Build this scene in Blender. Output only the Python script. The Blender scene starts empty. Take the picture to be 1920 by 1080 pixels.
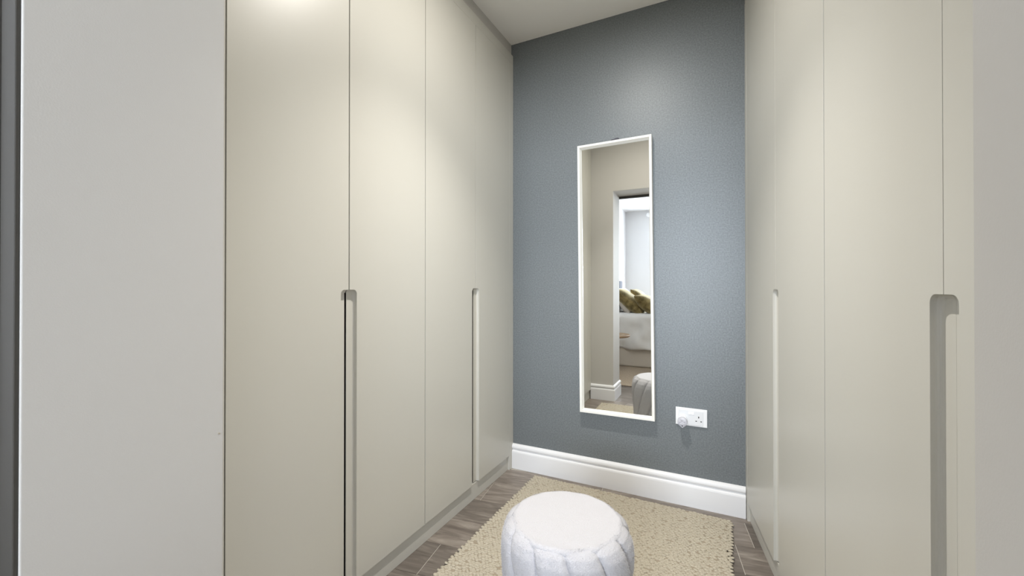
import bpy, bmesh, math, random
import numpy as np
from mathutils import Vector, Matrix, noise

random.seed(7)
rng = np.random.default_rng(7)
S = bpy.context.scene
COL = S.collection
PI = math.pi
R = math.radians

# ------------------------------------------------------------------ camera
cd = bpy.data.cameras.new('camera')
cam = bpy.data.objects.new('camera', cd)
COL.objects.link(cam)
cd.sensor_width = 36.0
cd.lens = 778.08 / 1920 * 36.0
cd.shift_y = -8.0 / 1920
cd.clip_start = 0.02
cam.location = (1.0969, -2.2203, 1.08)
cam.rotation_euler = (R(90.267), 0, R(26.4514))
S.camera = cam

# ------------------------------------------------------------------ exposure, world, daylight
S.view_settings.view_transform = 'Standard'
S.view_settings.look = 'None'
S.view_settings.gamma = 1
S.view_settings.use_curve_mapping = False
S.view_settings.exposure = 0.74
w = bpy.data.worlds.new('daylight_sky')
S.world = w
w.use_nodes = True
bg = w.node_tree.nodes['Background']
bg.inputs[0].default_value = (0.72, 0.86, 1.0, 1)
bg.inputs[1].default_value = 1.5

def area(name, loc, rot, sx, sy, power, color):
    l = bpy.data.lights.new(name, 'AREA')
    l.shape = 'RECTANGLE'; l.size = sx; l.size_y = sy
    l.energy = power; l.color = color
    o = bpy.data.objects.new(name, l); COL.objects.link(o)
    o.location = loc; o.rotation_euler = rot
    return o
# soft daylight entering through the bedroom window (stands outside the pane)
area('window_daylight', (1.2, -6.26, 1.5), (R(90), 0, 0), 1.7, 1.6, 192, (0.84, 0.91, 1.0))
LAMP_X, LAMP_Y = 0.63, -1.0
sl = bpy.data.lights.new('downlight_beam', 'SPOT')
sl.energy = 76; sl.color = (1.0, 0.955, 0.885); sl.spot_size = R(91); sl.spot_blend = 1.0
sl.shadow_soft_size = 0.03
slo = bpy.data.objects.new('downlight_beam', sl); COL.objects.link(slo)
slo.location = (LAMP_X, LAMP_Y, 2.495)
# the same lamp's wide spill around its beam
wl = bpy.data.lights.new('downlight_spill', 'AREA'); wl.shape = 'DISK'; wl.size = 0.06
wl.energy = 7.4; wl.color = sl.color
wlo = bpy.data.objects.new('downlight_spill', wl); COL.objects.link(wlo)
wlo.location = (LAMP_X, LAMP_Y, 2.505)

# ------------------------------------------------------------------ measured layout (metres)
W = 1.2087          # width of the blue wall
H = 2.5213          # ceiling
T = 2.4525          # top of the fitted wardrobes
ANG = R(8.3155)     # right row is turned by this angle
DB = 0.0844         # door bottoms
DT = 2.398          # door tops
HZ = 1.0663         # top of the finger pulls
JX0, JX1 = 0.212, 1.289   # doorway sides
JY0, JY1 = -1.734, -2.004  # doorway wall faces
HEAD = 1.967
BX0, BX1, BY1 = -0.53, 3.1, -6.12   # bedroom

# ------------------------------------------------------------------ materials
def mat(name, color, rough=0.5, metallic=0.0, spec=0.5):
    m = bpy.data.materials.new(name); m.use_nodes = True
    b = m.node_tree.nodes['Principled BSDF']
    b.inputs['Base Color'].default_value = (*color, 1)
    b.inputs['Roughness'].default_value = rough
    b.inputs['Metallic'].default_value = metallic
    b.inputs['Specular IOR Level'].default_value = spec
    return m
def N(m, t, **kw):
    n = m.node_tree.nodes.new(t)
    for k, v in kw.items(): setattr(n, k, v)
    return n
def L(m, a, b): m.node_tree.links.new(a, b)
def BS(m): return m.node_tree.nodes['Principled BSDF']
def noise_bump(m, scale, strength, dist=0.001, detail=3, coord='Object'):
    tc = N(m, 'ShaderNodeTexCoord'); nz = N(m, 'ShaderNodeTexNoise'); bp = N(m, 'ShaderNodeBump')
    nz.inputs['Scale'].default_value = scale; nz.inputs['Detail'].default_value = detail
    bp.inputs['Strength'].default_value = strength; bp.inputs['Distance'].default_value = dist
    L(m, tc.outputs[coord], nz.inputs['Vector']); L(m, nz.outputs['Fac'], bp.inputs['Height'])
    L(m, bp.outputs['Normal'], BS(m).inputs['Normal'])
    return nz
def vary(m, nz, c0, c1, lo=0.3, hi=0.7):
    r = N(m, 'ShaderNodeValToRGB')
    r.color_ramp.elements[0].position = lo; r.color_ramp.elements[0].color = (*c0, 1)
    r.color_ramp.elements[1].position = hi; r.color_ramp.elements[1].color = (*c1, 1)
    L(m, nz.outputs['Fac'], r.inputs['Fac']); L(m, r.outputs['Color'], BS(m).inputs['Base Color'])

M = {}
M['door'] = mat('wardrobe_lacquer', (0.58, 0.57, 0.522), 0.36)
noise_bump(M['door'], 900, 0.05, 0.0004)
M['carcass'] = mat('carcass_interior', (0.10, 0.09, 0.08), 0.7)
M['wall_paint'] = mat('wall_emulsion', (0.525, 0.508, 0.480), 0.7, 0, 0.3)
noise_bump(M['wall_paint'], 420, 0.25, 0.0006)
M['ceiling'] = mat('ceiling_emulsion', (0.90, 0.89, 0.86), 0.9, 0, 0.2)
noise_bump(M['ceiling'], 300, 0.1, 0.0005)
M['white_wall'] = mat('bedroom_white_emulsion', (0.615, 0.615, 0.62), 0.8, 0, 0.2)
noise_bump(M['white_wall'], 300, 0.1, 0.0005)
M['gloss_white'] = mat('white_satin_woodwork', (0.83, 0.835, 0.855), 0.3)
noise_bump(M['gloss_white'], 60, 0.03, 0.0004)
M['frame_white'] = mat('mirror_frame_white', (0.82, 0.81, 0.77), 0.35)
noise_bump(M['frame_white'], 200, 0.03, 0.0003)
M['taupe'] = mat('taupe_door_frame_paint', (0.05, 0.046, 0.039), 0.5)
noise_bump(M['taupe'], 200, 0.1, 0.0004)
M['plastic'] = mat('white_socket_plastic', (0.82, 0.83, 0.85), 0.3)
noise_bump(M['plastic'], 500, 0.02, 0.0002)
M['panel_plastic'] = mat('socket_panel_plastic', (0.74, 0.755, 0.78), 0.3)
noise_bump(M['panel_plastic'], 500, 0.02, 0.0002)
M['rocker'] = mat('rocker_plastic', (0.92, 0.92, 0.95), 0.2)
noise_bump(M['rocker'], 500, 0.02, 0.0002)
M['hole'] = mat('socket_hole_dark', (0.015, 0.015, 0.015), 0.6)
noise_bump(M['hole'], 500, 0.02, 0.0002)
M['plug'] = mat('pale_grey_plastic', (0.55, 0.55, 0.60), 0.25)
noise_bump(M['plug'], 300, 0.05, 0.0003)
M['dark_metal'] = mat('dark_grey_bracket_metal', (0.06, 0.06, 0.075), 0.5, 0.3)
noise_bump(M['dark_metal'], 300, 0.1, 0.0003)
M['chrome'] = mat('brushed_nickel', (0.7, 0.7, 0.7), 0.25, 1.0)
noise_bump(M['chrome'], 300, 0.05, 0.0003)
# blue-grey vinyl wallpaper with a faint pearl fleck
m = M['blue_wall'] = mat('blue_grey_vinyl_wallpaper', (0.2, 0.24, 0.26), 0.42, 0.0, 0.5)
tc = N(m, 'ShaderNodeTexCoord'); n1 = N(m, 'ShaderNodeTexNoise'); n2 = N(m, 'ShaderNodeTexNoise')
n1.inputs['Scale'].default_value = 330; n1.inputs['Detail'].default_value = 3
n2.inputs['Scale'].default_value = 150; n2.inputs['Detail'].default_value = 4
L(m, tc.outputs['Object'], n1.inputs['Vector']); L(m, tc.outputs['Object'], n2.inputs['Vector'])
rp = N(m, 'ShaderNodeValToRGB')
rp.color_ramp.elements[0].position = 0.30; rp.color_ramp.elements[0].color = (0.128, 0.145, 0.156, 1)
rp.color_ramp.elements[1].position = 0.72; rp.color_ramp.elements[1].color = (0.205, 0.224, 0.234, 1)
L(m, n2.outputs['Fac'], rp.inputs['Fac']); L(m, rp.outputs['Color'], BS(m).inputs['Base Color'])
bp = N(m, 'ShaderNodeBump'); bp.inputs['Strength'].default_value = 0.35; bp.inputs['Distance'].default_value = 0.001
L(m, n1.outputs['Fac'], bp.inputs['Height']); L(m, bp.outputs['Normal'], BS(m).inputs['Normal'])
BS(m).inputs['Metallic'].default_value = 0.12
# mirror glass
M['mirror'] = mat('silvered_mirror_glass', (0.93, 0.94, 0.915), 0.0, 1.0)
# floor plank
m = M['plank'] = mat('grey_wood_effect_plank', (0.2, 0.17, 0.15), 0.42)
tc = N(m, 'ShaderNodeTexCoord'); oi = N(m, 'ShaderNodeObjectInfo')
mp = N(m, 'ShaderNodeMapping'); mp.inputs['Scale'].default_value = (2.4, 13, 1)
ad = N(m, 'ShaderNodeVectorMath', operation='ADD'); sc = N(m, 'ShaderNodeVectorMath', operation='SCALE')
cb = N(m, 'ShaderNodeCombineXYZ')
L(m, oi.outputs['Random'], cb.inputs['X']); L(m, oi.outputs['Random'], cb.inputs['Y'])
L(m, cb.outputs[0], sc.inputs[0]); sc.inputs['Scale'].default_value = 37.0
L(m, tc.outputs['Object'], ad.inputs[0]); L(m, sc.outputs[0], ad.inputs[1]); L(m, ad.outputs[0], mp.inputs['Vector'])
g1 = N(m, 'ShaderNodeTexNoise'); g1.inputs['Scale'].default_value = 1.6; g1.inputs['Detail'].default_value = 8
g1.inputs['Roughness'].default_value = 0.62; g1.inputs['Distortion'].default_value = 1.6
L(m, mp.outputs[0], g1.inputs['Vector'])
rp = N(m, 'ShaderNodeValToRGB')
e = rp.color_ramp.elements
e[0].position = 0.33; e[0].color = (0.135, 0.112, 0.095, 1)
e[1].position = 0.70; e[1].color = (0.34, 0.30, 0.26, 1)
e2 = e.new(0.52); e2.color = (0.22, 0.188, 0.162, 1)
L(m, g1.outputs['Fac'], rp.inputs['Fac'])
hs = N(m, 'ShaderNodeHueSaturation')
mr = N(m, 'ShaderNodeMapRange'); mr.inputs['To Min'].default_value = 0.62; mr.inputs['To Max'].default_value = 1.18
L(m, oi.outputs['Random'], mr.inputs['Value']); L(m, mr.outputs[0], hs.inputs['Value'])
L(m, rp.outputs['Color'], hs.inputs['Color']); L(m, hs.outputs['Color'], BS(m).inputs['Base Color'])
bp = N(m, 'ShaderNodeBump'); bp.inputs['Strength'].default_value = 0.25; bp.inputs['Distance'].default_value = 0.001
L(m, g1.outputs['Fac'], bp.inputs['Height']); L(m, bp.outputs['Normal'], BS(m).inputs['Normal'])
M['subfloor'] = mat('pale_joint_filler', (0.50, 0.47, 0.42), 0.8)
noise_bump(M['subfloor'], 100, 0.1)
# rug wool
m = M['rug'] = mat('oatmeal_wool', (0.47, 0.41, 0.30), 0.95, 0, 0.1)
nz = noise_bump(m, 300, 0.6, 0.002); vary(m, nz, (0.385, 0.342, 0.268), (0.54, 0.494, 0.402))
M['rug_base'] = mat('rug_backing', (0.34, 0.29, 0.22), 0.95, 0, 0.1)
noise_bump(M['rug_base'], 300, 0.6, 0.002)
# stool fabric
m = M['teddy'] = mat('white_teddy_fleece', (0.545, 0.538, 0.565), 0.95, 0, 0.1)
BS(m).inputs['Sheen Weight'].default_value = 0.15
noise_bump(m, 330, 0.7, 0.003, 4)
# bedroom fabrics
M['linen'] = mat('white_bed_linen', (0.80, 0.78, 0.75), 0.9, 0, 0.1); noise_bump(M['linen'], 60, 0.2, 0.004)
M['divan'] = mat('cream_divan_fabric', (0.66, 0.60, 0.52), 0.9, 0, 0.1); noise_bump(M['divan'], 400, 0.3, 0.001)
M['cream'] = mat('cream_cushion_fabric', (0.70, 0.63, 0.54), 0.9, 0, 0.1); noise_bump(M['cream'], 120, 0.4, 0.002)
m = M['velvet'] = mat('olive_gold_velvet', (0.22, 0.17, 0.05), 0.7, 0, 0.2)
BS(m).inputs['Sheen Weight'].default_value = 0.6
BS(m).inputs['Sheen Tint'].default_value = (0.9, 0.8, 0.5, 1)
nz = noise_bump(m, 15, 0.5, 0.006, 5); vary(m, nz, (0.095, 0.066, 0.02), (0.31, 0.23, 0.09), 0.35, 0.68)
m = M['carpet'] = mat('beige_carpet_pile', (0.42, 0.34, 0.26), 0.95, 0, 0.1)
nz = noise_bump(m, 90, 0.8, 0.006, 4); vary(m, nz, (0.34, 0.27, 0.2), (0.52, 0.43, 0.33))
m = M['oak'] = mat('light_oak', (0.36, 0.24, 0.14), 0.45)
nz = noise_bump(m, 9, 0.1, 0.001, 6); vary(m, nz, (0.27, 0.17, 0.09), (0.46, 0.33, 0.2))
M['grey_fit'] = mat('grey_fitting_metal', (0.16, 0.17, 0.2), 0.4, 0.4); noise_bump(M['grey_fit'], 200, 0.05)
m = M['lamp_glow'] = mat('lit_led_lens', (1, 1, 1), 0.5)
BS(m).inputs['Emission Color'].default_value = (1.0, 0.92, 0.78, 1); BS(m).inputs['Emission Strength'].default_value = 12
# window pane: thin clear glass
m = M['pane'] = bpy.data.materials.new('clear_window_glass'); m.use_nodes = True
nt = m.node_tree; nt.nodes.clear()
out = nt.nodes.new('ShaderNodeOutputMaterial'); mx = nt.nodes.new('ShaderNodeMixShader')
tr = nt.nodes.new('ShaderNodeBsdfTransparent'); gl = nt.nodes.new('ShaderNodeBsdfGlossy'); gl.inputs['Roughness'].default_value = 0.02
mx.inputs[0].default_value = 0.06
nt.links.new(tr.outputs[0], mx.inputs[1]); nt.links.new(gl.outputs[0], mx.inputs[2]); nt.links.new(mx.outputs[0], out.inputs[0])

# ------------------------------------------------------------------ mesh helpers
class MB:
    def __init__(s): s.v = []; s.f = []
    def add(s, verts, faces):
        o = len(s.v); s.v += [tuple(p) for p in verts]; s.f += [tuple(i + o for i in f) for f in faces]
        return s
    def box(s, x0, x1, y0, y1, z0, z1, Mx=None):
        p = [(x0, y0, z0), (x1, y0, z0), (x1, y1, z0), (x0, y1, z0), (x0, y0, z1), (x1, y0, z1), (x1, y1, z1), (x0, y1, z1)]
        if Mx: p = [tuple(Mx @ Vector(q)) for q in p]
        return s.add(p, [(0, 3, 2, 1), (4, 5, 6, 7), (0, 1, 5, 4), (1, 2, 6, 5), (2, 3, 7, 6), (3, 0, 4, 7)])
    def prism(s, poly, fn, a, b):
        """extrude the closed 2-D outline 'poly' between a and b; fn(p, q, t) gives the point"""
        n = len(poly)
        pts = [fn(p, q, a) for p, q in poly] + [fn(p, q, b) for p, q in poly]
        return s.add(pts, [tuple(range(n))[::-1], tuple(range(n, 2 * n))] + [(i, (i + 1) % n, (i + 1) % n + n, i + n) for i in range(n)])
    def lathe(s, prof, n=32, cx=0, cy=0, fn=None):
        pts = []; fs = []
        fn = fn or (lambda r, z, a: (cx + r * math.cos(a), cy + r * math.sin(a), z))
        for r, z in prof:
            for k in range(n): pts.append(fn(r, z, 2 * PI * k / n))
        for i in range(len(prof) - 1):
            for k in range(n):
                k2 = (k + 1) % n
                fs.append((i * n + k, i * n + k2, (i + 1) * n + k2, (i + 1) * n + k))
        fs.append(tuple(range(n))[::-1]); j = (len(prof) - 1) * n; fs.append(tuple(range(j, j + n)))
        return s.add(pts, fs)
    def build(s, name, material, parent=None, smooth=False, bevel=0, seg=2, recalc=True):
        me = bpy.data.meshes.new(name); me.from_pydata(s.v, [], s.f); me.update()
        if recalc:
            bm = bmesh.new(); bm.from_mesh(me); bmesh.ops.recalc_face_normals(bm, faces=bm.faces); bm.to_mesh(me); bm.free()
        me.materials.append(material)
        o = bpy.data.objects.new(name, me); COL.objects.link(o)
        if smooth:
            for p in me.polygons: p.use_smooth = True
        if bevel:
            b = o.modifiers.new('bevel', 'BEVEL'); b.width = bevel; b.segments = seg; b.limit_method = 'ANGLE'; b.angle_limit = R(35)
        if parent: o.parent = parent
        return o

def empty(name, loc=(0, 0, 0), rz=0, ry=0):
    o = bpy.data.objects.new(name, None); COL.objects.link(o)
    o.location = loc; o.rotation_euler = (0, ry, rz); o.empty_display_size = 0.1
    return o
def tag(o, label=None, cat=None, group=None, kind=None):
    if label: o['label'] = label
    if cat: o['category'] = cat
    if group: o['group'] = group
    if kind: o['kind'] = kind
    return o
def struct(o): o['kind'] = 'structure'; return o

# ------------------------------------------------------------------ the dressing room shell
LW, RWX = -0.64, 2.35
fl = struct(MB().box(BX0 - 0.3, BX1 + 0.3, BY1 - 0.2, 0.2, -0.1, -0.0016).build('floor', M['subfloor']))
struct(MB().box(LW - 0.1, RWX + 0.1, 0, 0.12, 0, H).build('wall_back', M['blue_wall']))
struct(MB().box(LW - 0.1, LW, JY0, 0, 0, H).build('wall_left', M['wall_paint']))
struct(MB().box(RWX, RWX + 0.1, JY0, 0, 0, H).build('wall_right', M['wall_paint']))
struct(MB().box(LW - 0.1, RWX + 0.1, JY1, 0.12, H, H + 0.1).build('ceiling', M['ceiling']))
# wall with the doorway: left pier, right pier, head, one mesh
outer = [(LW - 0.1, 0), (LW - 0.1, H), (BX1 + 0.1, H), (BX1 + 0.1, 0), (JX1, 0), (JX1, HEAD), (JX0, HEAD), (JX0, 0)]
struct(MB().prism(outer, lambda p, q, t: (p, t, q), JY1, JY0).build('wall_front', M['wall_paint'], bevel=0.002, seg=3))
ch = MB().prism([(0, 0.002), (0.0012, 0.0004), (0.0026, -0.0016), (0.0012, -0.0026), (-0.0004, -0.001), (-0.0014, 0.0008)], lambda p, q, t: (JX0 + t, -1.743 + p, 0.788 + q), -0.0005, 0.0006)
co = ch.build('paint_chip', M['rug'], bpy.data.objects['wall_front']); co['label'] = 'tiny bare white chip in the paint near the corner'

# skirting boards: profile (out, z)
SK = [(0, 0), (0.018, 0), (0.018, 0.096), (0.0165, 0.103), (0.0125, 0.108), (0.0095, 0.109), (0.0095, 0.1155), (0.0135, 0.1165),
      (0.0165, 0.121), (0.017, 0.127), (0.0155, 0.134), (0.011, 0.140), (0.005, 0.1435), (0, 0.1441)]
struct(MB().prism(SK, lambda p, q, t: (t, -p, q), 0.0, W).build('baseboard_back', M['gloss_white'], bevel=0.001))
# doorway pier skirting with a mitred return into the opening
def pier_skirting(name, xw, xj, sgn):
    n = len(SK); v = []; f = []
    for (p, q) in SK:
        v.append((xw, JY0 + p, q))
    for (p, q) in SK:
        v.append((xj + sgn * p, JY0 + p, q))
    for (p, q) in SK:
        v.append((xj + sgn * p, JY1 + 0.002, q))
    for s_ in range(2):
        for i in range(n):
            j = (i + 1) % n
            f.append((s_ * n + i, s_ * n + j, (s_ + 1) * n + j, (s_ + 1) * n + i))
    f.append(tuple(range(n))); f.append(tuple(range(2 * n, 3 * n))[::-1])
    return struct(MB().add(v, f).build(name, M['gloss_white'], bevel=0.0008))
pier_skirting('baseboard_front_left', 0.0, JX0, 1)
pier_skirting('baseboard_front_right', 1.46, JX1, -1)

# painted scribing strips between wardrobe tops and ceiling
struct(MB().box(-0.05, -0.012, JY0, 0.0, T, H).build('trim_1', M['wall_paint']))

# door frame of the doorway on the bedroom side, taupe
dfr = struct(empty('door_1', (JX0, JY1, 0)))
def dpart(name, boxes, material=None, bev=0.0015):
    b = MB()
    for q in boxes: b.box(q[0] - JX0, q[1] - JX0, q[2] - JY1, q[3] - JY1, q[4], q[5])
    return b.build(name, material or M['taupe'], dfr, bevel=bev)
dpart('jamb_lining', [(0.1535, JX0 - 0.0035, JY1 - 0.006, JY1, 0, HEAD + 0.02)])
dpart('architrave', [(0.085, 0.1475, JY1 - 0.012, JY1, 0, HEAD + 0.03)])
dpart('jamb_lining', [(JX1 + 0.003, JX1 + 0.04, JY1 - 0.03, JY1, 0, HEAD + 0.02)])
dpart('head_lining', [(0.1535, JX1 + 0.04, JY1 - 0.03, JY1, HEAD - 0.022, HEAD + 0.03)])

# ------------------------------------------------------------------ floor planks (rows run square to the right-hand wardrobes)
PW, PL = 0.19, 1.22
U = Vector((math.cos(ANG), math.sin(ANG), 0)); V = Vector((-math.sin(ANG), math.cos(ANG), 0))
def plank_mesh(length):
    b = MB(); l, w2 = length / 2 - 0.0014, PW / 2 - 0.0006
    b.box(-l, l, -w2, w2, -0.0015, 0)
    o = b.build('plank', M['plank'], None, bevel=0.0004, seg=1)
    return o
proto = plank_mesh(PL)
first = True
start = {0: 0.533, 1: -0.040, 2: 1.109, 3: 0.55, 4: -0.06, 5: 0.80, 6: 0.30, 7: 1.0, 8: 0.1, 9: 0.62, 10: 0.9, 11: 0.2, 12: 0.7, 13: 0.45}
for k in range(-1, 14):
    vmid = -0.036 - PW * (k + 0.5)
    j0 = start.get(k, 0.3)
    n = -4
    while n < 5:
        uc = j0 + PL * n + PL / 2
        p = U * uc + V * vmid
        # keep the planks that lie in the dressing room, the doorway and just beyond it
        y0, y1 = p.y - 0.2, p.y + 0.2
        if -0.72 < p.x < 2.2 and -2.48 < p.y < -0.02 or (k == 0 and -0.6 < p.x < 1.9):
            o = proto if first else proto.copy()
            if not first: COL.objects.link(o)
            first = False
            o.location = p; o.rotation_euler = (0, 0, ANG); o.parent = fl
        n += 1

# ------------------------------------------------------------------ fitted wardrobes
RB, PWID, RAD = 0.0155, 0.033, 0.014     # finger pull: depth, half width, corner radius
def door_obj(x0, x1, pull, parent, gap, lip=0.0):
    """local frame: x along the row, y into the wardrobe, z up; pull = -1/+1 which edge carries the finger pull;
    lip = how far the thin back lip of the pull stays short of the door edge"""
    g0 = gap if pull == -1 else 0.0017; g1 = gap if pull == 1 else 0.0017
    a, c = x0 + g0, x1 - g1
    b = MB()
    arc = [(PWID - RAD + RAD * math.sin(t), HZ - RAD + RAD * math.cos(t)) for t in [PI / 2 * i / 8 for i in range(9)]]
    LR = 0.006
    larc = [(gap + lip - LR + LR * math.sin(t), HZ + 0.002 - LR + LR * math.cos(t)) for t in [PI / 2 * i / 4 for i in range(5)]]
    def outline(cut, hz):
        d_end = cut[-1][0]
        if pull == 1:
            return [(a, DB), (x1 - d_end, DB)] + [(x1 - d, z) for d, z in cut[::-1]] + [(c, hz), (c, DT), (a, DT)]
        return [(c, DB), (c, DT), (a, DT), (a, hz)] + [(x0 + d, z) for d, z in cut] + [(x0 + d_end, DB)]
    RC = 0.010
    secs = [(0.0, 0.0)] + [(RB - RC + RC * math.sin(t), RC * (1 - math.cos(t))) for t in [PI / 2 * i / 5 for i in range(6)]]
    rings = []
    for yy, ins in secs:       # the routed cove narrows towards its floor
        cut = [(max(d - ins, gap), z - ins) for d, z in arc]
        rings.append([(p, yy, q) for p, q in outline(cut, HZ - ins)])
    n_ = len(rings[0]); fs = [tuple(range(n_))[::-1], tuple(range((len(rings) - 1) * n_, len(rings) * n_))]
    for i in range(len(rings) - 1):
        for k in range(n_): fs.append((i * n_ + k, i * n_ + (k + 1) % n_, (i + 1) * n_ + (k + 1) % n_, (i + 1) * n_ + k))
    b.add([p for r_ in rings for p in r_], fs)
    o1 = b.build('door', M['door'], parent, bevel=0.0012, seg=2)
    b2 = MB()     # back leaf, thin behind the pull, joined into the same mesh
    if lip: b2.prism(outline(larc, HZ + 0.002), lambda p, q, t: (p, t, q), RB - 0.0002, 0.0185)
    else:
        gb = 0.0001 if gap < 0.001 else gap
        b2.box(x0 + gb if pull == -1 else a, x1 - gb if pull == 1 else c, RB - 0.0002, 0.0185, DB, DT)
    me2 = b2.build('tmp', M['door'])
    bm = bmesh.new(); bm.from_mesh(o1.data); bm.from_mesh(me2.data); bm.to_mesh(o1.data); bm.free()
    bpy.data.objects.remove(me2)
    return o1
def wardrobe(name, loc, rz, s0, s1, s2, depth, label, gap=0.0022, lip=0.0, inset=0.0):
    t = empty(name, loc, rz)
    tag(t, label, 'wardrobe', 'fitted wardrobes in the dressing room')
    b = MB(); y0, y1 = 0.0245, depth
    si = s0 + inset
    b.box(si + .001, si + .019, y0, y1, 0.08, DT + .03); b.box(s2 - .019, s2 - .001, y0, y1, 0.08, DT + .03)
    b.box(si + .019, s2 - .019, y0, y1, 0.08, 0.098); b.box(si + .019, s2 - .019, y0, y1, DT + .012, DT + .03)
    b.box(si + .019, s2 - .019, y1 - .012, y1, 0.098, DT + .012)
    b.build('carcass', M['carcass'], t)
    door_obj(s0, s1, 1, t, gap, lip); door_obj(s1, s2, -1, t, gap)
    return t
# left row: local x = world y
LROT = R(90)
wardrobe('wardrobe', (0, 0, 0), LROT, -0.829, -0.4269, -0.047, 0.6,
         'far left wardrobe with two pale stone doors, next to the blue wall', lip=0.0095)
wardrobe('wardrobe', (0, 0, 0), LROT, -1.6142, -1.2286, -0.829, 0.6,
         'near left wardrobe with two pale stone doors, beside the doorway wall reveal', lip=0.004)
def row_part(name, loc, rz, boxes, label, cat, bevel=0.0012):
    b = MB()
    for q in boxes: b.box(*q)
    o = b.build(name, M['door'], None, bevel=bevel)
    o.location = loc; o.rotation_euler = (0, 0, rz)
    return tag(o, label, cat)
row_part('header_panel', (0, 0, 0), LROT, [(-1.734, 0.0, 0, 0.022, DT + 0.0004, T)], 'pale stone header rail above the left-hand wardrobe doors', 'header panel')
row_part('filler_strip', (0, 0, 0), LROT, [(-0.0484, 0.0, 0, 0.022, 0.0, DT)], 'slim filler strip between the far left wardrobe and the blue wall', 'filler strip')
row_part('filler_strip', (0, 0, 0), LROT, [(-1.734, -1.6156, 0, 0.022, DB, DT)], 'filler strip between the near left wardrobe and the doorway wall', 'filler strip')
row_part('plinth', (0, 0, 0), LROT, [(-1.734, -0.046, 0.0118, 0.0288, 0, DB - 0.004)], 'pale stone plinth board under the left-hand wardrobes', 'plinth')
# right row
RROT = ANG - R(90); RL = (W, 0, 0)
wardrobe('wardrobe', RL, RROT, 0.035, 0.4836, 0.9145, 0.55,
         'far right wardrobe with two pale stone doors, next to the skirting of the blue wall', gap=0.0007, inset=0.06)
wardrobe('wardrobe', RL, RROT, 0.9145, 1.3679, 1.735, 0.55,
         'near right wardrobe with two pale stone doors, closest to the camera', gap=0.0007)
SE = 1.755
row_part('header_panel', RL, RROT, [(0.004, SE, 0, 0.022, DT + 0.0004, H)], 'pale stone header rail above the right-hand wardrobe doors', 'header panel')
row_part('filler_strip', RL, RROT, [(0.0, 0.0335, 0, 0.022, 0.0, DT)], 'slim filler strip between the far right wardrobe and the blue wall', 'filler strip')
row_part('filler_strip', RL, RROT, [(1.737, SE, 0, 0.022, DB, DT)], 'filler strip between the near right wardrobe and the doorway wall', 'filler strip')
row_part('plinth', RL, RROT, [(0.034, SE, 0.0118, 0.0288, 0, DB - 0.004)], 'pale stone plinth board under the right-hand wardrobes', 'plinth')

# ------------------------------------------------------------------ mirror, hung slightly askew on the blue wall
MW, MH = 0.386, 1.441
mc = Vector((0.6105, 0.0, 1.120))
mir = empty('wall_mirror', mc, 0, R(-0.55))
tag(mir, 'tall narrow wall mirror in a white box frame on the blue wall', 'mirror')
def frame_part(name, pts_outer, pts_inner, y0, y1):
    pass
fw, yb, yf, yg = 0.0165, -0.002, -0.045, -0.022
hw, hh = MW / 2, MH / 2
# four mitred frame sides, each its own part
def side(name, o0, o1, i0, i1, j0, j1):
    b = MB()
    v = []
    for (x, z) in (o0, o1, i1, i0): v.append((x, yf, z))
    for (x, z) in (o0, o1, j1, j0): v.append((x, yb, z))
    b.add(v, [(0, 1, 2, 3), (7, 6, 5, 4), (0, 4, 5, 1), (1, 5, 6, 2), (2, 6, 7, 3), (3, 7, 4, 0)])
    return b.build(name, M['frame_white'], mir, bevel=0.0005, seg=1)
OC = [(-hw, -hh), (hw, -hh), (hw, hh), (-hw, hh)]; ff = 0.0115; fb = 0.022
def ring(f): return [(-hw + f, -hh + f), (hw - f, -hh + f), (hw - f, hh - f), (-hw + f, hh - f)]
IC, JC = ring(ff), ring(fb)
for i in range(4):
    side('frame_rail' if i in (0, 2) else 'frame_stile', OC[i], OC[(i + 1) % 4], IC[i], IC[(i + 1) % 4], JC[i], JC[(i + 1) % 4])
MB().box(-hw + fw - 0.002, hw - fw + 0.002, yg, yg + 0.004, -hh + fw - 0.002, hh - fw + 0.002).build('mirror_glass', M['mirror'], mir)
MB().box(-hw + fw, hw - fw, yg + 0.0045, yg + 0.010, -hh + fw, hh - fw).build('back_panel', M['carcass'], mir)
hb = MB()
prof = [(-0.024, 0.0), (0.024, 0.0), (0.024, 0.008), (0.018, 0.0165), (0.004, 0.0165), (-0.004, 0.013), (-0.016, 0.013), (-0.024, 0.006)]
hb.prism([(p + 0.006, q + hh + 0.0005) for p, q in prof], lambda p, q, t: (p, t, q), -0.026, -0.003)
hb.build('hanging_bracket', M['dark_metal'], mir, bevel=0.001)

# ------------------------------------------------------------------ twin socket and the plug-in device
sx, sz = 0.9760, 0.4357
so = empty('wall_socket', (sx, 0, sz))
tag(so, 'white twin wall socket on the blue wall right of the mirror', 'socket')
MB().box(-0.071, 0.071, -0.008, 0, -0.0425, 0.0425).build('face_plate', M['plastic'], so, bevel=0.0016, seg=3)
fm = MB().box(-0.057, 0.054, -0.0105, -0.0075, -0.036, 0.033).build('raised_panel', M['panel_plastic'], so, bevel=0.0012)
for k, x in enumerate((-0.0065, 0.0065)):
    MB().prism([(-0.0085, 0.0125), (-0.0140, 0.0150), (-0.0128, 0.0255), (-0.0108, 0.0275), (-0.0085, 0.0275)], lambda p, q, t, x=x: (x + t, p, q), -0.0055, 0.0055).build('rocker_switch', M['rocker'], so, bevel=0.0005)
for dx, dz, ww, hh2 in ((0.0335, 0.004, 0.0022, 0.0042), (0.0225, -0.0155, 0.0035, 0.002), (0.0445, -0.0155, 0.0035, 0.002)):
    MB().box(dx - ww, dx + ww, -0.0108, -0.0085, dz - hh2, dz + hh2).build('pin_hole', M['hole'], so)
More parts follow.
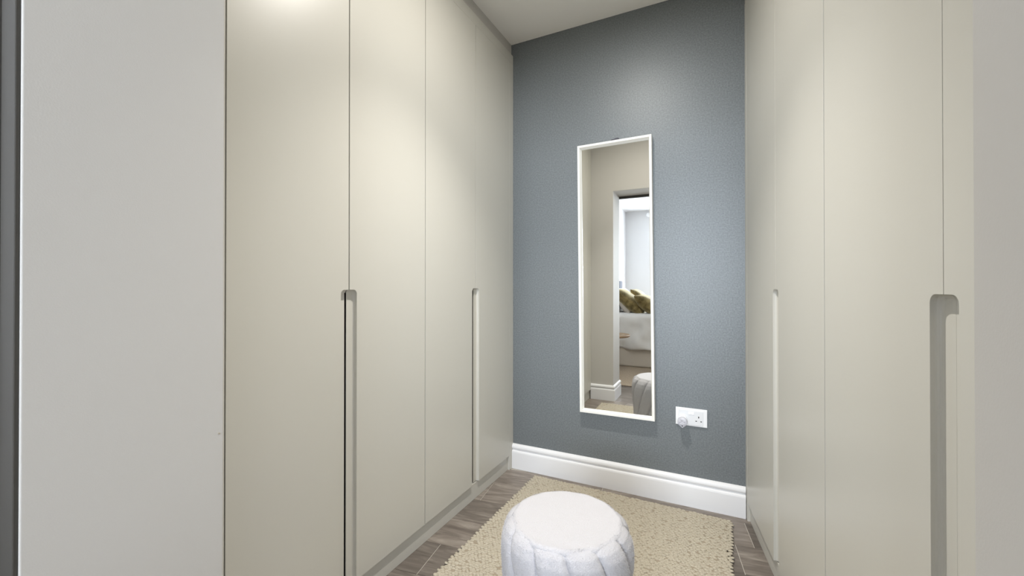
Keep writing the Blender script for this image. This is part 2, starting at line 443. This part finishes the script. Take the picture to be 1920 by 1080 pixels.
dv = empty('plug_in_device', (0.9385, -0.0105, 0.430))
tag(dv, 'small round pale grey plug-in device in the left outlet of the socket', 'plug')
def drop(r, tip, n=28):
    pts = []
    for i in range(n + 1):
        a = -PI / 2 + R(42) + (2 * PI - 2 * R(42)) * i / n
        pts.append((r * math.cos(a), r * math.sin(a)))
    pts.append((0, -r * tip)); return pts
MB().prism(drop(0.019, 1.30), lambda p, q, t: (p, t, q - 0.004), -0.016, 0.0).build('plug_base', M['plastic'], dv, bevel=0.001)
MB().prism(drop(0.0215, 1.32), lambda p, q, t: (p, t, q - 0.012), -0.042, -0.014).build('body', M['plug'], dv, bevel=0.003, seg=3)
fd = MB(); fd.lathe([(0.0175, -0.042), (0.0175, -0.044), (0.015, -0.0445), (0.002, -0.0435)], 28, fn=lambda r, z, a: (r * math.cos(a), z, r * math.sin(a) - 0.010))
fd.build('front_disc', M['plug'], dv, smooth=False)
for k in range(5):
    a = R(90 + 72 * k + 8); px, pz = 0.0105 * math.cos(a), 0.0105 * math.sin(a) - 0.010
    MB().lathe([(0.0044, -0.0435), (0.004, -0.0462), (0.002, -0.047)], 12, fn=lambda r, z, t, px=px, pz=pz: (px + r * math.cos(t), z, pz + r * math.sin(t))).build('petal', M['plug'], dv)
MB().lathe([(0.0028, -0.0430), (0.0026, -0.0475), (0.001, -0.0478)], 12, fn=lambda r, z, t: (0.0005 + r * math.cos(t), z, -0.0275 + r * math.sin(t))).build('indicator', M['hole'], dv)

# ------------------------------------------------------------------ rug
RA = R(-1.15)
rug = empty('rug', (0.640, -0.835, 0), RA)
tag(rug, 'oatmeal chunky woven wool rug lying under the white stool', 'rug')
RWD, RLN = 0.965, 1.54
MB().box(-RWD / 2 + .008, RWD / 2 - .008, -RLN / 2 + .008, RLN / 2 - .008, 0.0005, 0.0098).build('backing', M['rug_base'], rug)
def unit_blob(nu=7, nv=4):
    v = []; f = []
    for i in range(1, nv):
        ph = PI * i / nv
        for k in range(nu): v.append((math.sin(ph) * math.cos(2 * PI * k / nu), math.sin(ph) * math.sin(2 * PI * k / nu), math.cos(ph)))
    v += [(0, 0, 1), (0, 0, -1)]; t, bt = len(v) - 2, len(v) - 1
    for i in range(nv - 2):
        for k in range(nu): k2 = (k + 1) % nu; f.append((i * nu + k, (i + 1) * nu + k, (i + 1) * nu + k2, i * nu + k2))
    for k in range(nu): k2 = (k + 1) % nu; f.append((t, k, k2)); f.append((bt, (nv - 2) * nu + k2, (nv - 2) * nu + k))
    return np.array(v), f
bv, bf = unit_blob(7, 5)
PX, PY = 0.0158, 0.0112
vv = []; ff = []; off = 0
ny = int(RLN / PY); nx = int(RWD / PX)
for j in range(ny):
    for i in range(nx + 1):
        x = -RWD / 2 + (i + 0.5 * (j % 2)) * PX + rng.normal(0, 0.0018)
        y = -RLN / 2 + (j + 0.5) * PY + rng.normal(0, 0.0013)
        a = R(14 if j % 2 else -14) + rng.normal(0, 0.2)
        s = np.array([0.0112, 0.0078, 0.0038]) * (1 + rng.normal(0, 0.08, 3))
        z = 0.0088 + rng.normal(0, 0.0007)
        if rng.random() < 0.035: z -= 0.005
        p = bv * s
        q = np.stack([p[:, 0] * math.cos(a) - p[:, 1] * math.sin(a) + x, p[:, 0] * math.sin(a) + p[:, 1] * math.cos(a) + y, p[:, 2] + z], 1)
        q[:, 2] = np.maximum(q[:, 2], 0.0006)
        vv.append(q); ff += [tuple(t + off for t in f) for f in bf]; off += len(bv)
me = bpy.data.meshes.new('woven_loops'); me.from_pydata(np.concatenate(vv).tolist(), [], ff)
me.polygons.foreach_set('use_smooth', [True] * len(me.polygons)); me.materials.append(M['rug'])
lo = bpy.data.objects.new('woven_loops', me); COL.objects.link(lo); lo.parent = rug; lo['kind'] = 'stuff'

# ------------------------------------------------------------------ teddy stool
ZB = 0.0155
st = empty('pouffe_stool', (0.697, -1.062, ZB), 0)
tag(st, 'round white teddy fleece pouffe with twisted pleated sides standing on the rug', 'stool')
HT = 0.408 - ZB
NL, TW = 12, 2.3
def body_r(z):
    # outer profile of the pleated side, z from 0 to HT
    pr = [(0.0, 0.150), (0.03, 0.165), (0.10, 0.172), (0.20, 0.179), (0.28, 0.184), (0.33, 0.183), (0.36, 0.176), (0.378, 0.165)]
    for (z0, r0), (z1, r1) in zip(pr, pr[1:]):
        if z <= z1:
            t = (z - z0) / (z1 - z0); return r0 + (r1 - r0) * t
    return pr[-1][1]
na, nz_ = 560, 120
NT = 0.386
def side_point(th, u, fine=True):
    """u runs 0..1 from the floor to the rim under the top pad"""
    z = NT * u
    ph = th + TW * (z - NT) + 0.2364
    c = abs(math.sin(NL * ph / 2))
    lobe = math.sqrt(max(0.0, 1 - (1 - c) ** 2)) - 1          # round lobes with sharp creases
    r = body_r(z) + 0.017 * lobe * min(1.0, 0.45 + (NT - z) / 0.06)
    p = Vector((math.cos(th) * r, math.sin(th) * r, z))
    r += 0.0020 * noise.noise(p * 14) + (0.0008 * noise.noise(p * 190) if fine else 0)
    return Vector((r * math.cos(th), r * math.sin(th), z))
def body_r(z):
    pr = [(0.0, 0.155), (0.03, 0.168), (0.10, 0.176), (0.20, 0.183), (0.27, 0.189), (0.325, 0.189), (0.352, 0.185), (0.373, 0.174), (0.386, 0.157)]
    for (z0, r0), (z1, r1) in zip(pr, pr[1:]):
        if z <= z1:
            t = (z - z0) / (z1 - z0); return r0 + (r1 - r0) * t
    return pr[-1][1]
v = []; f = []
for i in range(nz_ + 1):
    for k in range(na): v.append(side_point(2 * PI * k / na, i / nz_))
for i in range(nz_):
    for k in range(na):
        k2 = (k + 1) % na; f.append((i * na + k, i * na + k2, (i + 1) * na + k2, (i + 1) * na + k))
f.append(tuple(range(na))[::-1]); f.append(tuple(range(nz_ * na, (nz_ + 1) * na)))
MB().add(v, f).build('pleated_side', M['teddy'], st, smooth=True)
# padded round top with a soft rolled rim
PR, PT = 0.161, 0.021
def pad_z(x, y):
    r = math.hypot(x, y) / PR
    p = Vector((x, y, 0.4))
    return HT - 0.003 + 0.003 * (1 - r * r) + 0.0004 * noise.noise(p * 18) + 0.0004 * noise.noise(p * 150)
v = []; f = []; kk = 260
rim = []
for i in range(13):
    a = -PI * 0.42 + (PI * 0.92) * i / 12
    rim.append((PR - PT * 0.62 + PT * 0.62 * math.cos(a), HT - 0.003 - PT * 0.62 + PT * 0.62 * math.sin(a)))
for rr, zz in rim:
    for k in range(kk):
        th = 2 * PI * k / kk
        r = rr * (1 + 0.006 * math.cos(NL * th + 1.1) + 0.006 * math.sin(3 * th))
        p = Vector((r * math.cos(th), r * math.sin(th), zz)); d = 0.0012 * noise.noise(p * 30) + 0.0005 * noise.noise(p * 170)
        v.append((p.x * (1 + d * 6), p.y * (1 + d * 6), zz + d))
for i in range(len(rim) - 1):
    for k in range(kk):
        k2 = (k + 1) % kk; f.append((i * kk + k, i * kk + k2, (i + 1) * kk + k2, (i + 1) * kk + k))
base = (len(rim) - 1) * kk; NRG = 26
for i in range(1, NRG + 1):
    q = 1 - i / (NRG + 0.6)
    for k in range(kk):
        bx_, by_, bz_ = v[base + k]
        x, y = bx_ * q, by_ * q
        w_ = min(1, i / 4); v.append((x, y, bz_ * (1 - w_) + pad_z(x, y) * w_))
    o_ = len(v) - kk; pv = base if i == 1 else o_ - kk
    for k in range(kk):
        k2 = (k + 1) % kk; f.append((pv + k, pv + k2, o_ + k2, o_ + k))
f.append(tuple(range(len(v) - kk, len(v))))
MB().add(v, f).build('top_pad', M['teddy'], st, smooth=True)
# short fleece fibres standing on the pleats and the rim
fv = []; ffc = []
def fibre(p, n_, ln):
    t = n_.cross(Vector((random.gauss(0, 1), random.gauss(0, 1), random.gauss(0, 1)))).normalized()
    d = (n_ + t * random.uniform(0, 0.9)).normalized() * ln
    sd = d.cross(t if random.random() < 0.5 else n_.cross(t)).normalized() * 0.00032
    o_ = len(fv); fv.extend([tuple(p - sd), tuple(p + sd), tuple(p + d)]); ffc.append((o_, o_ + 1, o_ + 2))
for _ in range(52000):
    th = random.uniform(0, 2 * PI); u = 0.25 + 0.75 * random.random() ** 0.8
    if u > 0.985: continue
    p = side_point(th, u, False)
    a_, b_ = side_point(th + 0.006, u, False), side_point(th, min(1, u + 0.006), False)
    n_ = (a_ - p).cross(b_ - p).normalized()
    fibre(p - n_ * 0.0006, n_, random.uniform(0.0025, 0.0052))
for _ in range(9000):
    th = random.uniform(0, 2 * PI); a = random.uniform(-0.25 * PI, 0.5 * PI)
    q = PT * 0.62
    rr = (PR - q + q * math.cos(a)) * (1 + 0.006 * math.cos(NL * th + 1.1) + 0.006 * math.sin(3 * th))
    n_ = Vector((math.cos(th) * math.cos(a), math.sin(th) * math.cos(a), math.sin(a)))
    fibre(Vector((rr * math.cos(th), rr * math.sin(th), HT - 0.003 - q + q * math.sin(a))) - n_ * 0.001, n_, random.uniform(0.002, 0.0042))
ob = MB().add(fv, ffc).build('fleece_fibres', M['teddy'], st, recalc=False); ob['kind'] = 'stuff'

# ------------------------------------------------------------------ recessed downlight in the ceiling
dl = empty('downlight', (LAMP_X, LAMP_Y, H))
tag(dl, 'round recessed ceiling downlight above the stool', 'ceiling light')
MB().lathe([(0.030, -0.0005), (0.044, -0.0005), (0.042, -0.006), (0.031, -0.004)], 40).build('trim_ring', M['chrome'], dl)
MB().lathe([(0.029, -0.0006), (0.029, -0.002), (0.002, -0.003)], 32).build('lens', M['lamp_glow'], dl)

# ------------------------------------------------------------------ the bedroom seen in the mirror
struct(MB().box(BX0 - 0.1, BX0, BY1, JY1, 0, H).build('wall_bedroom_left', M['white_wall']))
struct(MB().box(BX0 - 0.1, BX1 + 0.1, BY1 - 0.1, JY1, H, H + 0.1).build('ceiling_bedroom', M['white_wall']))
wx0, wx1, wz0, wz1 = 0.35, 2.05, 0.7, 2.3
rw = MB()
rw.box(BX0 - 0.1, wx0, BY1 - 0.1, BY1, 0, H); rw.box(wx1, BX1 + 0.1, BY1 - 0.1, BY1, 0, H)
rw.box(wx0, wx1, BY1 - 0.1, BY1, 0, wz0); rw.box(wx0, wx1, BY1 - 0.1, BY1, wz1, H)
struct(rw.build('wall_bedroom_back', M['white_wall']))
struct(MB().box(BX1, BX1 + 0.1, BY1, JY1, 0, H).build('wall_bedroom_right', M['white_wall']))
wn = struct(empty('window_1', ((wx0 + wx1) / 2, BY1, wz0)))
wf = MB(); hx = (wx1 - wx0) / 2; wh = wz1 - wz0
wf.box(-hx, -hx + 0.05, -0.08, -0.02, 0, wh); wf.box(hx - 0.05, hx, -0.08, -0.02, 0, wh)
wf.box(-hx + .05, hx - .05, -0.08, -0.02, 0, 0.05); wf.box(-hx + .05, hx - .05, -0.08, -0.02, wh - 0.05, wh)
wf.box(-0.03, 0.03, -0.08, -0.02, 0.05, wh - 0.05)
wf.build('window_frame', M['gloss_white'], wn, bevel=0.003)
for a, b_ in ((-hx + 0.05, -0.03), (0.03, hx - 0.05)):
    MB().box(a, b_, -0.052, -0.048, 0.05, wh - 0.05).build('pane', M['pane'], wn)

cp = MB().box(BX0 + 0.002, BX1 - 0.002, BY1 + 0.002, -2.366, 0.0002, 0.010).build('bedroom_carpet', M['carpet'], None, bevel=0.004)
tag(cp, 'beige carpet on the bedroom floor in front of the bed, seen in the mirror', 'carpet')

# bed: base and mattress; the duvet, pillows and cushions lie on it
B0, B1, BYN, BYF = -0.50, 1.45, -3.44, -4.94
bed = empty('bed', ((B0 + B1) / 2, (BYN + BYF) / 2, 0.010))
tag(bed, 'bed on a cream upholstered base, seen in the mirror', 'bed')
bx, by = (B1 - B0) / 2, (BYN - BYF) / 2
MB().box(-bx, bx, -by, by, 0.0, 0.40).build('base', M['divan'], bed, bevel=0.02, seg=3)
MB().box(-bx + .01, bx - .01, -by + .01, by - .01, 0.40, 0.672).build('mattress', M['linen'], bed, bevel=0.04, seg=3)
# duvet: one continuous draped sheet with thickness
def duvet():
    v = []; f = []
    nu, nv = 90, 70
    x0, x1 = B0 + 0.02, B1 + 0.035
    ytop = BYF + 0.05
    drop_len = 0.43; top_len = BYN - ytop
    for i in range(nu + 1):
        x = x0 + (x1 - x0) * i / nu
        hem = 0.012 * math.sin(x * 7.0) + 0.01 * math.sin(x * 15 + 1)
        for j in range(nv + 1):
            t = j / nv
            d = t * (top_len + drop_len + hem)
            rr = 0.05
            if d < top_len - rr: y, z = ytop + d, 0.705
            elif d < top_len - rr + rr * PI / 2:
                a = (d - (top_len - rr)) / rr; y, z = BYN + 0.030 - rr + rr * math.sin(a) , 0.705 - rr + rr * math.cos(a)
                y = max(y, ytop + top_len - rr)
            else:
                e_ = d - (top_len - rr + rr * PI / 2); y, z = BYN + 0.030, 0.705 - rr - e_
                k = min(1, e_ / 0.3)
                y += k * (0.022 * math.sin(x * 11 + 1.2 * math.sin(e_ * 9)) + 0.014 * math.sin(x * 23 + e_ * 14))
            p = Vector((x * 4, y * 4, z * 4))
            n_ = noise.noise(p) * 0.012 + noise.noise(p * 2.7) * 0.006
            if z > 0.69: z += n_ * 0.7 + 0.004
            else: y += n_ * 2.0 + 0.008
            v.append((x, y, z))
    for i in range(nu):
        for j in range(nv): f.append((i * (nv + 1) + j, (i + 1) * (nv + 1) + j, (i + 1) * (nv + 1) + j + 1, i * (nv + 1) + j + 1))
    o = MB().add(v, f).build('duvet', M['linen'], None, smooth=True)
    sd = o.modifiers.new('thick', 'SOLIDIFY'); sd.thickness = 0.012; sd.offset = 0
    return o
tag(duvet(), 'white duvet draped over the side of the bed, seen in the mirror', 'duvet')

def cushion(name, material, w_, h_, t_, bottom, yc, phi, label, cat, group, yaw=0, roll=0):
    """w_ along world y, h_ along the leaning direction; top leans towards -x"""
    n = 30; v = []; f = []
    for sgn in (1, -1):
        for i in range(n + 1):
            for j in range(n + 1):
                u, q = 2 * i / n - 1, 2 * j / n - 1
                edge = max(0, (1 - abs(u) ** 2.6)) ** 0.55 * max(0, (1 - abs(q) ** 2.6)) ** 0.55
                pinch = 1 - 0.09 * (1 - abs(u * q)) * max(abs(u), abs(q)) ** 2
                x, y = u * w_ / 2 * pinch, q * h_ / 2 * pinch
                z = sgn * (t_ / 2) * edge + 0.010 * noise.noise(Vector((x * 9, y * 9, sgn * 3 + w_ * 10)))* edge
                v.append((x, y, z))
    m_ = (n + 1) ** 2
    for s_ in range(2):
        for i in range(n):
            for j in range(n):
                q = (s_ * m_ + i * (n + 1) + j, s_ * m_ + (i + 1) * (n + 1) + j, s_ * m_ + (i + 1) * (n + 1) + j + 1, s_ * m_ + i * (n + 1) + j + 1)
                f.append(q if s_ == 0 else q[::-1])
    o = MB().add(v, f).build(name, material, None, smooth=True)
    bm = bmesh.new(); bm.from_mesh(o.data); bmesh.ops.remove_doubles(bm, verts=bm.verts, dist=0.0008)
    bmesh.ops.recalc_face_normals(bm, faces=bm.faces); bm.to_mesh(o.data); bm.free()
    d = Vector((-math.cos(phi), 0, math.sin(phi)))           # leaning direction
    a = Vector((0, 1, 0)); nrm = a.cross(d)
    mt = Matrix((a, d, nrm)).transposed().to_4x4()
    mt = Matrix.Rotation(yaw, 4, 'Z') @ mt @ Matrix.Rotation(roll, 4, 'Z')
    zc = 0.70 + h_ / 2 * math.sin(phi) * 0.93
    mt.translation = Vector((bottom - h_ / 2 * math.cos(phi), yc, zc))
    o.matrix_world = mt
    return tag(o, label, cat, group)
PG, CG = 'bed pillows seen in the mirror', 'cushions on the bed seen in the mirror'
cushion('pillow', M['linen'], 0.62, 0.37, 0.17, -0.20, -3.86, R(74), 'white pillow at the head of the bed nearest the doorway', 'pillow', PG)
cushion('pillow', M['linen'], 0.62, 0.40, 0.17, -0.12, -4.55, R(62), 'white pillow at the far side of the bed behind the velvet cushions', 'pillow', PG)
cushion('cushion', M['cream'], 0.46, 0.33, 0.17, 0.02, -3.79, R(58), 'cream cushion under the leftmost olive velvet cushion', 'cushion', CG)
cushion('cushion', M['velvet'], 0.48, 0.53, 0.19, 0.205, -3.72, R(40), 'olive gold velvet cushion leaning leftmost in the mirror', 'cushion', CG)
cushion('cushion', M['velvet'], 0.42, 0.42, 0.19, 0.43, -3.64, R(37), 'olive gold velvet cushion at the right in front of the others', 'cushion', CG)
cushion('cushion', M['velvet'], 0.44, 0.44, 0.17, 0.21, -4.30, R(50), 'olive velvet cushion at the back showing only its top', 'cushion', CG)

tb = empty('side_table', (-0.052, -2.81, 0.010))
tag(tb, 'small round oak side table beside the bed, seen in the mirror', 'table')
MB().lathe([(0.002, 0.462), (0.200, 0.462), (0.213, 0.470), (0.215, 0.484), (0.210, 0.490), (0.002, 0.490)], 48).build('tabletop', M['oak'], tb, smooth=False)
MB().lathe([(0.026, 0.018), (0.022, 0.10), (0.022, 0.40), (0.040, 0.462)], 24).build('pedestal', M['oak'], tb)
MB().lathe([(0.075, 0.0), (0.075, 0.012), (0.065, 0.018), (0.002, 0.019)], 40).build('foot', M['oak'], tb)

gf = empty('wall_fitting', (BX0, -5.56, 1.03))
tag(gf, 'small grey rectangular fitting on the white bedroom wall above the pillows', 'fitting')
MB().box(0, 0.02, -0.10, 0.10, 0, 0.137).build('back_plate', M['grey_fit'], gf, bevel=0.003)
MB().box(0.02, 0.028, -0.085, 0.085, 0.012, 0.125).build('front_panel', M['grey_fit'], gf, bevel=0.003)
dt = empty('wall_detector', (-0.10, BY1, 2.44))
tag(dt, 'small round white detector high on the far bedroom wall', 'detector')
MB().lathe([(0.045, 0.0), (0.045, 0.018), (0.036, 0.028), (0.003, 0.031)], 28, fn=lambda r, z, a: (r * math.cos(a), z, r * math.sin(a))).build('housing', M['plastic'], dt)
MB().lathe([(0.014, 0.031), (0.013, 0.034), (0.002, 0.035)], 16, fn=lambda r, z, a: (r * math.cos(a), z, r * math.sin(a))).build('sensor', M['plastic'], dt)
